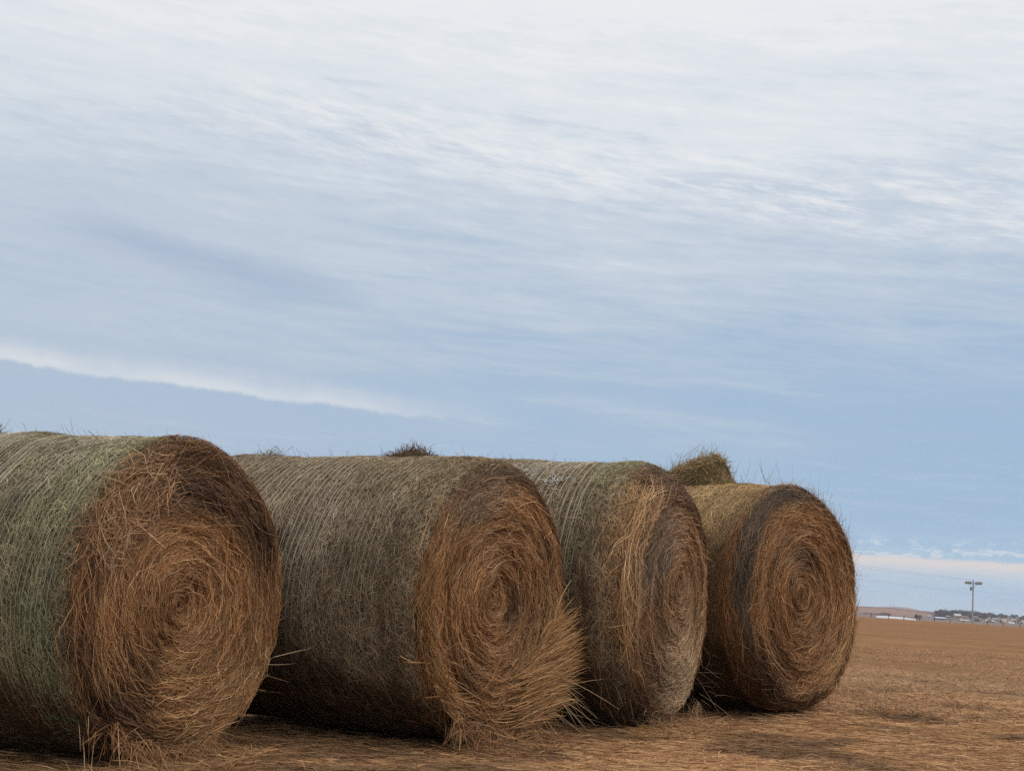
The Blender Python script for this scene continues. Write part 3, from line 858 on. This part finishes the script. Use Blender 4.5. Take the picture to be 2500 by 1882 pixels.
def hill_mat(name, c1, c2, sc):
    m, nt, b = new_mat(name)
    tc = N(nt, 'ShaderNodeTexCoord')
    mp = N(nt, 'ShaderNodeMapping'); mp.inputs['Scale'].default_value = (sc, sc*.6, sc*8)
    nt.links.new(tc.outputs['Object'], mp.inputs['Vector'])
    nz = N(nt, 'ShaderNodeTexNoise'); nz.inputs['Scale'].default_value = 1; nz.inputs['Detail'].default_value = 6
    nt.links.new(mp.outputs['Vector'], nz.inputs['Vector'])
    cr = N(nt, 'ShaderNodeValToRGB'); cr.color_ramp.elements[0].position = .38; cr.color_ramp.elements[1].position = .62
    cr.color_ramp.elements[0].color = (*c1, 1); cr.color_ramp.elements[1].color = (*c2, 1)
    nt.links.new(nz.outputs['Fac'], cr.inputs['Fac']); nt.links.new(cr.outputs['Color'], b.inputs['Base Color'])
    b.inputs['Roughness'].default_value = .95; b.inputs['Specular IOR Level'].default_value = .05
    return m
M_HILL = hill_mat('brown_hill', (.15, .078, .062), (.25, .145, .11), .004)
M_HILL2 = hill_mat('grey_hill', (.20, .15, .14), (.28, .22, .2), .002)
M_HILL3 = hill_mat('wooded_hill', (.09, .075, .085), (.16, .13, .13), .01)
ridge('brown_hill', [(1500, 1470), (1800, 1472), (1990, 1478), (2080, 1481), (2110, 1480), (2160, 1482), (2200, 1487), (2250, 1491), (2300, 1497), (2360, 1508), (2420, 1517)], 3600, 520, M_HILL)
ridge('far_peak', [(2148, 1492), (2160, 1484), (2168, 1481), (2176, 1483), (2186, 1480), (2194, 1485), (2210, 1494)], 7800, 900, M_HILL2)
ridge('wooded_hill', [(2180, 1510), (2250, 1500), (2300, 1495), (2380, 1496), (2440, 1503), (2500, 1509), (2600, 1514), (2800, 1528)], 3300, 420, M_HILL3)
ridge('tan_hill', [(2360, 1520), (2400, 1508), (2425, 1505), (2455, 1506), (2480, 1512), (2520, 1522)], 2750, 160, hill_mat('tan_hill', (.28, .20, .17), (.36, .27, .23), .01))

# ------------------------------------------------------------------ trees of the town
M_TWIG = plain_material('bare_twigs', (.085, .078, .092), .95, .05, .4, .6)
M_TWIG2 = plain_material('brown_twigs', (.16, .12, .105), .95, .05, .4, .6)
M_BARK = plain_material('grey_bark', (.13, .105, .09), .9, .1, .3, 2)
def tree_proto(h, w, mat, seed):
    rg = np.random.default_rng(seed)
    root = empty('bare_tree')
    parts = [tube((0, 0, -.4), (0, 0, h*.42), h*.035, h*.022, 7)]
    tips = []
    for k in range(9):
        a = 2*math.pi*k/9+rg.uniform(-.3, .3); z0 = h*rg.uniform(.22, .42)
        tip = np.array([math.cos(a)*w*.36*rg.uniform(.6, 1), math.sin(a)*w*.36*rg.uniform(.6, 1), h*rg.uniform(.5, .85)])
        parts.append(tube((0, 0, z0), tip, h*.014, h*.005, 5)); tips.append(tip)
    v, f = joinm(parts); mesh_obj('trunk', v, f, M_BARK, root)
    # crown of fine twig clusters with gaps
    V, Fc = [], []
    for _ in range(620):
        d = unit(rg.normal(0, 1, 3)); rr_ = rg.uniform(.35, 1)**.6
        lob = 1+.18*math.sin(3*math.atan2(d[1], d[0])+seed)+.12*math.sin(5*d[2]+seed)
        p = np.array([d[0]*w*.5*rr_*lob, d[1]*w*.5*rr_*lob, h*.60+d[2]*h*.38*rr_*lob])
        p[2] = max(p[2], h*.12)
        dr = unit(d+rg.normal(0, .7, 3)+np.array([0, 0, .5])); sd = unit(np.cross(dr, rg.normal(0, 1, 3)))
        l_, w_ = h*rg.uniform(.07, .14), h*rg.uniform(.012, .03)
        o_ = len(V)
        V += [tuple(p-sd*w_), tuple(p+sd*w_), tuple(p+dr*l_+sd*w_*.3), tuple(p+dr*l_-sd*w_*.3)]; Fc.append((o_, o_+1, o_+2, o_+3))
    mesh_obj('crown', V, Fc, mat, root)
    return root
def copy_tree(o, parent=None):
    c = o.copy(); COL.objects.link(c); c.parent = parent
    for ch in [k for k in bpy.data.objects if k.parent == o]:
        copy_tree(ch, c)
    return c
protos = [tree_proto(10, 12, M_TWIG, 1), tree_proto(10, 9, M_TWIG2, 2), tree_proto(10, 7, M_TWIG, 3)]
used = [False]*3
def plant(px, ytop, depth, hpx, kind, label, wide=1.0):
    """tree with its top at the photo pixel, hpx tall in photo pixels"""
    m = depth/F_PX
    top = at(px, ytop, depth)
    gz = float(terrain(top[0], top[1], False))
    h = max(hpx*m, top[2]-gz)
    if used[kind]: o = copy_tree(protos[kind])
    else: o = protos[kind]; used[kind] = True
    o.location = (top[0], top[1], top[2]-h)
    s = h/9.8; o.scale = (s*wide, s*wide, s); o.rotation_euler = (0, 0, random.uniform(0, 6.28))
    tag(o, label, 'tree', 'bare winter trees of the distant town')
    return o
plant(2306, 1487, 2300, 26, 0, 'large rounded bare grey tree above the low blue roofed shed', 1.15)
plant(2293, 1491, 2320, 20, 1, 'medium bare tree at the left end of the distant town, by the shed', 1.0)
plant(2332, 1488, 2350, 24, 0, 'wide bare tree behind the tan house left of the floodlight pole', 1.0)
plant(2345, 1488, 2380, 22, 0, 'bare tree with flat crown directly left of the white walled house', 1.1)
plant(2358, 1491, 2400, 20, 1, 'brownish bare tree behind the white walled house', 1.1)
plant(2368, 1490, 2420, 20, 0, 'bare tree touching the left side of the floodlight pole', 1.0)
plant(2381, 1492, 2500, 18, 1, 'bare tree touching the right side of the floodlight pole', 1.2)
plant(2392, 1494, 2550, 18, 0, 'dark bare tree behind the white gabled house', 1.2)
plant(2404, 1496, 2550, 18, 1, 'bare tree right of the white gabled house', 1.2)
plant(2424, 1497, 2600, 14, 2, 'narrow tree rising above the wooded ridge line at the right', .9)
plant(2438, 1501, 2700, 12, 0, 'low rounded tree on the ridge left of the tan hill', 1.3)
plant(2456, 1503, 2700, 12, 1, 'low tree on the crest of the tan hill', 1.3)
plant(2470, 1504, 2700, 12, 0, 'low dark tree right of the tan hill crest', 1.3)
plant(2484, 1506, 2700, 13, 1, 'bare tree above the white house near the right photo edge', 1.2)
plant(2497, 1507, 2700, 13, 0, 'bare tree cut by the right photo edge', 1.2)
plant(2442, 1513, 2200, 15, 2, 'dark tree between the pale bungalow and the tiny white house', 1.3)
plant(2386, 1511, 2100, 14, 2, 'scrubby tree in front of the white gabled house', 1.4)
plant(2415, 1512, 2150, 12, 1, 'scrubby tree below the long pale roofed house', 1.2)
plant(2475, 1515, 2200, 12, 2, 'scrubby tree beside the cream house at the right', 1.4)
plant(2489, 1511, 2200, 17, 2, 'thin dark tree between the cream house and the white house at the right edge', .9)
plant(2237, 1499, 1500, 12, 2, 'small lone bare tree right of the white plastic covered tube', 1.0)
plant(2246, 1501, 1500, 10, 1, 'small spreading shrub like tree second right of the white plastic covered tube', 1.2)
for k_, px in enumerate((2110, 2118, 2127, 2136, 2144, 2150, 2158, 2166, 2172)):
    plant(px, 1495.5+.05*(px-2110)-(3 if k_ in (6, 7) else 0), 2500, 10+k_ % 3, k_ % 3, ['hazy bare tree at the foot of the brown hill, behind the white tube'][0], 1.3)

# bluish brush and woods of the far side read as one mass
def woods(name, px0, px1, yfn, depth, n, label, mat):
    px = RNG.uniform(px0, px1, n); V = []
    P = np.array([at(p, yfn(p), depth+RNG.uniform(-60, 60)) for p in px])
    base = np.array([float(terrain(p[0], p[1], False)) for p in P])-1
    P[:, 2] = base+(P[:, 2]-base)*RNG.random(n)**.35
    d = unit(RNG.normal(0, 1, (n, 3))+np.array([0, 0, 1.2])); sd = unit(np.cross(d, RNG.normal(0, 1, (n, 3))))
    l_ = RNG.uniform(1.2, 3.2, (n, 1)); w_ = RNG.uniform(.3, .9, (n, 1))
    V = np.stack([P-sd*w_, P+sd*w_, P+d*l_+sd*w_*.3, P+d*l_-sd*w_*.3], 1).reshape(-1, 3)
    f = np.arange(n*4).reshape(n, 4)
    return tag(mesh_obj(name, V, f, mat), label, 'woods', kind='stuff')
woods('woodland', 2282, 2600, lambda p: 1491+(p-2290)*.068+2*math.sin(p*.21)+1.2*math.sin(p*.47), 2850, 9000, 'dark grey bare woodland covering the ridge behind the distant town', M_TWIG)

# ------------------------------------------------------------------ houses of the town
M_ROOFG = plain_material('grey_roof', (.22, .21, .22), .8, .2, .1, 1)
M_ROOFB = plain_material('blue_metal_roof', (.42, .48, .60), .5, .4, .06, 1)
M_ROOFW = plain_material('pale_roof', (.50, .46, .43), .7, .3, .06, 1)
M_ROOFR = plain_material('reddish_roof', (.20, .12, .10), .8, .2, .1, 1)
M_WW = plain_material('white_wall', (.47, .44, .42), .8, .2, .06, 1)
M_WT = plain_material('tan_wall', (.34, .28, .24), .8, .2, .06, 1)
M_WD = plain_material('dark_wall', (.10, .105, .12), .8, .2, .1, 1)
M_WP = plain_material('pinkish_wall', (.30, .22, .205), .8, .2, .1, 1)
M_WIN = plain_material('window_glass', (.04, .045, .055), .15, .6, .05, 1)
def house(px0, px1, ytop, ybot, depth, wall, roof, label, roofshare=.45, dep=9, windows=2, name='house', cat='house', gable=False):
    m = depth/F_PX
    pm = at((px0+px1)/2, ybot, depth)
    W = (px1-px0)*m; Ht = (ybot-ytop)*m; hw = Ht*(1-roofshare)
    root = tag(empty(name, pm), label, cat, 'houses of the distant town')
    gz = float(terrain(pm[0], pm[1], False))-pm[2]-.5
    v, f = box(-W/2, W/2, 0, dep, min(gz, -.3), hw); mesh_obj('wall', v, f, wall, root)
    e = .5
    if gable:
        V = [(-W/2-e, -e, hw-.2), (W/2+e, -e, hw-.2), (W/2+e, dep+e, hw-.2), (-W/2-e, dep+e, hw-.2), (0, -e, Ht), (0, dep+e, Ht)]
        Fc = [(0, 3, 5, 4), (1, 4, 5, 2), (0, 4, 1), (3, 2, 5), (0, 1, 2, 3)]
    else:
        V = [(-W/2-e, -e, hw+.02), (W/2+e, -e, hw+.02), (W/2+e, dep+e, hw+.02), (-W/2-e, dep+e, hw+.02), (-W/2-e, dep/2, Ht), (W/2+e, dep/2, Ht)]
        Fc = [(0, 1, 5, 4), (2, 3, 4, 5), (0, 4, 3), (1, 2, 5), (0, 3, 2, 1)]
    rf = mesh_obj('roof', V, Fc, roof, root)
    v, f = box(W*.2, W*.2+.8, dep*.5-.4, dep*.5+.4, Ht*.8, Ht+.7); mesh_obj('chimney', v, f, M_WP, rf) if not gable and windows else None
    for k in range(windows):
        x = -W/2+W*(k+.7)/(windows+.4)
        v, f = box(x-.6, x+.6, -.05, .05, hw*.30, hw*.75); mesh_obj('window', v, f, M_WIN, root)
    v, f = box(-W*.08-.5, -W*.08+.5, -.06, .04, min(gz*.3, 0), hw*.65); mesh_obj('door', v, f, M_WD, root)
    return root
house(2286, 2309, 1506, 1513.5, 2000, M_WD, M_ROOFB, 'long low dark shed with a pale blue roof at the left of the town', .4, 12, 2, 'shed', 'shed')
house(2332, 2347, 1498, 1509, 2150, M_WT, M_ROOFW, 'tan two level house with a pale roof left of the floodlight pole')
house(2348, 2365, 1503, 1513, 2100, M_WW, M_ROOFR, 'white walled house with reddish trim directly left of the floodlight pole', .3, 10, 3)
house(2346, 2366, 1512, 1519, 1950, M_WP, M_ROOFW, 'low pinkish building at the field edge below the white walled house', .4, 8, 3)
house(2312, 2320, 1502, 1508, 2200, M_WT, M_ROOFG, 'small grey roofed house under the large rounded tree')
house(2393, 2401, 1508, 1515, 2150, M_WW, M_ROOFG, 'white gabled house just right of the floodlight pole', .45, 8, 1, gable=True)
house(2376, 2388, 1504, 1509, 2300, M_WT, M_ROOFG, 'grey roofed house right behind the floodlight pole')
house(2408, 2428, 1513, 1520, 2150, M_WP, M_ROOFW, 'long bungalow with a bright pale roof right of the gabled house', .5, 9, 3)
house(2425, 2438, 1509, 1513, 2350, M_WT, M_ROOFW, 'small pale roofed house on the slope above the long bungalow')
house(2428, 2440, 1516, 1522, 2100, M_WT, M_ROOFG, 'tan house overlapping the right end of the long bungalow')
house(2432, 2440, 1523, 1528, 1900, M_WW, M_ROOFW, 'tiny white house at the field edge below the tan hill', .4, 7, 1)
house(2464, 2478, 1518, 1525, 2050, M_WW, M_ROOFW, 'cream house with two roof peaks left of the thin dark tree', .5, 9, 2)
house(2447, 2462, 1521, 1527, 1950, M_WD, M_ROOFR, 'dark low building between the tiny white house and the cream house', .45, 9, 2)
house(2462, 2470, 1505, 1509, 2500, M_WW, M_ROOFG, 'small white house high on the tan hill')
house(2482, 2488, 1506, 1510, 2500, M_WW, M_ROOFG, 'small white house high on the slope near the right photo edge', .4, 8, 1)
house(2490, 2498, 1517, 1524, 2050, M_WW, M_ROOFG, 'white house beside the right photo edge', .45, 9, 1, gable=True)
house(2266, 2273, 1502, 1506, 2400, M_WW, M_ROOFW, 'tiny white house alone at the end of the brown hill', .4, 8, 1)
house(2481, 2500, 1525, 1529, 1900, M_WT, M_ROOFR, 'low reddish roofed building at the field edge by the right photo edge', .5, 9, 3)

# ------------------------------------------------------------------ haze
def haze():
    v, f = box(-4200, 4200, -30, 9500, -12, 95)
    m = bpy.data.materials.new('thin_haze'); m.use_nodes = True; nt = m.node_tree
    nt.nodes.clear()
    out = N(nt, 'ShaderNodeOutputMaterial'); pv = N(nt, 'ShaderNodeVolumePrincipled')
    pv.inputs['Color'].default_value = (.80, .87, 1.0, 1); pv.inputs['Density'].default_value = HAZE
    nt.links.new(pv.outputs['Volume'], out.inputs['Volume'])
    o = mesh_obj('haze', v, f, m); tag(o, kind='stuff')
HAZE = .00007
if HAZE > 0: haze()

# ------------------------------------------------------------------ sky
SUN_EL, SUN_AZ = rad(50), rad(102)      # azimuth clockwise from +Y (view direction)
world = bpy.data.worlds.new('World'); SC.world = world; world.use_nodes = True
nt = world.node_tree; nt.nodes.clear()
L = nt.links
out = N(nt, 'ShaderNodeOutputWorld')
sky = N(nt, 'ShaderNodeTexSky', sky_type='NISHITA'); sky.sun_disc = False
sky.sun_elevation = SUN_EL; sky.sun_rotation = SUN_AZ; sky.air_density = 1.2; sky.dust_density = 1.5
bg_sky = N(nt, 'ShaderNodeBackground'); bg_sky.inputs['Strength'].default_value = .10
L.new(sky.outputs[0], bg_sky.inputs['Color'])
tc = N(nt, 'ShaderNodeTexCoord')
sep = N(nt, 'ShaderNodeSeparateXYZ'); L.new(tc.outputs['Generated'], sep.inputs[0])
class E:
    """tiny expression builder on math nodes"""
    def __init__(s, sock): s.k = sock
    @staticmethod
    def m(op, *a):
        n = N(nt, 'ShaderNodeMath', operation=op)
        for i, x in enumerate(a):
            if isinstance(x, E): L.new(x.k, n.inputs[i])
            else: n.inputs[i].default_value = x
        return E(n.outputs[0])
    def __add__(s, o): return E.m('ADD', s, o)
    def __radd__(s, o): return E.m('ADD', o, s)
    def __sub__(s, o): return E.m('SUBTRACT', s, o)
    def __rsub__(s, o): return E.m('SUBTRACT', o, s)
    def __mul__(s, o): return E.m('MULTIPLY', s, o)
    __rmul__ = __mul__
    def __truediv__(s, o): return E.m('DIVIDE', s, o)
def ss(a, b, x):
    n = N(nt, 'ShaderNodeMapRange'); n.interpolation_type = 'SMOOTHSTEP'
    inv = a > b
    if inv: a, b = b, a
    n.inputs['From Min'].default_value = a; n.inputs['From Max'].default_value = b
    n.inputs['To Min'].default_value = 1 if inv else 0; n.inputs['To Max'].default_value = 0 if inv else 1
    L.new(x.k, n.inputs['Value']); return E(n.outputs['Result'])
def noise(x, y, z=0.0, det=5, rough=.5, dist=0.0):
    c = N(nt, 'ShaderNodeCombineXYZ')
    for i, v_ in enumerate((x, y, z)):
        if isinstance(v_, E): L.new(v_.k, c.inputs[i])
        else: c.inputs[i].default_value = v_
    n = N(nt, 'ShaderNodeTexNoise'); n.inputs['Scale'].default_value = 1; n.inputs['Detail'].default_value = det
    n.inputs['Roughness'].default_value = rough; n.inputs['Distortion'].default_value = dist
    L.new(c.outputs[0], n.inputs['Vector']); return E(n.outputs['Fac'])
def ramp(x, stops):
    n = N(nt, 'ShaderNodeValToRGB'); cr = n.color_ramp
    def lin(c): return tuple(((v/255+.055)/1.055)**2.4 if v/255 > .04045 else v/255/12.92 for v in c)
    while len(cr.elements) < len(stops): cr.elements.new(.5)
    for e, (p, c) in zip(cr.elements, stops):
        e.position = p; e.color = (*lin(c), 1)
    L.new(x.k, n.inputs['Fac']); return n.outputs['Color']
def mix(f, a, b):
    n = N(nt, 'ShaderNodeMix', data_type='RGBA'); n.clamp_factor = True
    L.new(f.k, n.inputs[0])
    for s_, v_ in ((n.inputs[6], a), (n.inputs[7], b)):
        if isinstance(v_, tuple): s_.default_value = (*v_, 1)
        else: L.new(v_, s_)
    return n.outputs[2]
def srgb(c): return tuple(((v/255+.055)/1.055)**2.4 for v in c)
dx, dy, dz = E(sep.outputs[0]), E(sep.outputs[1]), E(sep.outputs[2])
az = E.m('ARCTAN2', dx, dy)*57.2958
el = E.m('ARCSINE', dz)*57.2958
elc = E.m('MAXIMUM', el, 0.0)
# cloud-sheet coordinates (a flat layer overhead seen in perspective)
den = E.m('MAXIMUM', dz, 0.0)+.075
cu, cv = dx/den, dy/den
warp = noise(cu*.5, cv*.35, 3.1, 4)
streak = noise(cu*.42+warp*1.1, cv*1.5+cu*.12+warp*1.5, 1.7, 8, .58)
fine = noise(cu*1.5+warp*2, cv*5.5+cu*.5+warp*2.6, 9.2, 8, .62)
broad = noise(az*.045, el*.16+az*.012, 5.5, 3)
f2 = noise(az*.13+warp*.8, el*1.1+az*.06+warp*1.2, 14.2, 9, .68)
f3 = noise(az*.42+warp, el*2.6+az*.2+f2*1.5, 21.0, 8, .66)
mott = noise(az*1.1+f2*2, el*3.4+az*.35+f3*2, 31.0, 6, .6)
up = ss(6, 17, el)
val = .012+el/40.0+(streak-.5)*.12+(fine-.5)*.09+(broad-.5)*.16+(f2-.5)*.32+(f3-.5)*(.07+up*.12)+(mott-.5)*up*.10
base = ramp(val, [(0.0, (176, 203, 224)), (.05, (168, 197, 223)), (.13, (163, 190, 217)), (.20, (170, 192, 216)), (.28, (189, 204, 220)), (.36, (205, 215, 227)), (.44, (223, 230, 236)), (.56, (238, 240, 243)), (.75, (247, 246, 246))])
# left side is a little greyer, right side low down bluer
col = mix(ss(3, -16, az)*ss(22, 9, el)*.55, base, srgb((191, 203, 217)))
col = mix(ss(2, 17, az)*ss(13, 7, el)*ss(1.8, 3.5, el)*.38, col, srgb((150, 182, 216)))
# bright fringe of the lower cloud bank, sharp beneath and soft above
e0 = 6.02-.047*az+(noise(az*.30, 0.0, 2.2, 7, .68)-.5)*.95
d_ = el-e0
br = ss(-.08, .14, d_)*ss(1.1, .0, d_)*ss(2, -9, az)*.68
col = mix(br*(.30+noise(az*.3, el*1.6, 6.0, 5)), col, srgb((235, 235, 235)))
lowb = ss(.05, -.10, d_)*ss(4, -9, az)*ss(2.5, 4.6, el)*.42
col = mix(lowb, col, srgb((166, 186, 212)))
thin = ss(.50, .72, noise(az*.22, el*2.6+az*.1, 44.0, 6, .6))*ss(6, 5, el)*ss(3.2, 4, el)*.5
col = mix(thin, col, srgb((190, 205, 222)))
# dark diagonal streaks on the left
e1 = 11.4-.17*(az+12)+(noise(az*.3, 1.0, 5.0, 5)-.5)*.8
d1 = el-e1
dk = ss(-1.5, 0.0, d1)*ss(.9, 0.0, d1)*ss(-19, -14, az)*ss(-4, -9, az)*(.15+noise(az*.35, el*2.2+az*.3, 8., 7, .65))*.75
col = mix(dk, col, srgb((160, 178, 204)))
# bright wisps under the white sheet
e2 = 15.2-.10*az+(noise(az*.22, 4.0, 2.9, 6, .6)-.5)*2.2
d2 = el-e2
wv = ss(-1.2, .6, d2)*ss(4.0, .5, d2)*ss(-17, -7, az)*ss(.42, .66, noise(az*.5+el*.5, el*2.4+az*.3, 7.7, 9, .7))*.75
col = mix(wv, col, srgb((243, 243, 243)))
# cream streak near the right horizon with small puffs
n3 = noise(az*.55, el*2.5, 4.4, 5, .6)
e3 = 1.98+(n3-.5)*.25
d3 = el-e3
cs = ss(-.55, -.10, d3)*ss(.20, .02, d3)*ss(3, 10, az)
col = mix(cs, col, srgb((222, 216, 216)))
below = ss(-1.1, -.35, d3)*ss(.0, -.35, d3)*ss(3, 10, az)*.55
col = mix(below, col, srgb((205, 214, 224)))
puffn = noise(az*1.3, el*4.0, 12., 6, .6)
pf = ss(.50, .60, puffn)*ss(2.0, 2.12, el)*ss(2.95, 2.40, el)*ss(3, 10, az)*.55
col = mix(pf, col, srgb((222, 227, 234)))
# a touch brighter straight overhead
bg_c = N(nt, 'ShaderNodeBackground'); L.new(col, bg_c.inputs['Color'])
st_ = 1.0+ss(22, 70, el)*.10
L.new(st_.k, bg_c.inputs['Strength'])
ms = N(nt, 'ShaderNodeMixShader'); ms.inputs[0].default_value = .93
L.new(bg_sky.outputs[0], ms.inputs[1]); L.new(bg_c.outputs[0], ms.inputs[2]); L.new(ms.outputs[0], out.inputs['Surface'])

sd = bpy.data.lights.new('sun', 'SUN'); sd.energy = 1.6; sd.angle = rad(16); sd.color = (1, .95, .87)
so = bpy.data.objects.new('sun', sd); COL.objects.link(so)
sdir = Vector((math.sin(SUN_AZ)*math.cos(SUN_EL), math.cos(SUN_AZ)*math.cos(SUN_EL), math.sin(SUN_EL)))
so.rotation_euler = sdir.to_track_quat('Z', 'Y').to_euler()

# ------------------------------------------------------------------ output
vs = SC.view_settings
vs.view_transform = 'Standard'; vs.look = 'None'; vs.exposure = 0; vs.gamma = 1; vs.use_curve_mapping = False
SC.render.engine = 'CYCLES'
SC.cycles.max_bounces = 6; SC.cycles.diffuse_bounces = 3; SC.cycles.volume_bounces = 1
SC.cycles.use_denoising = False
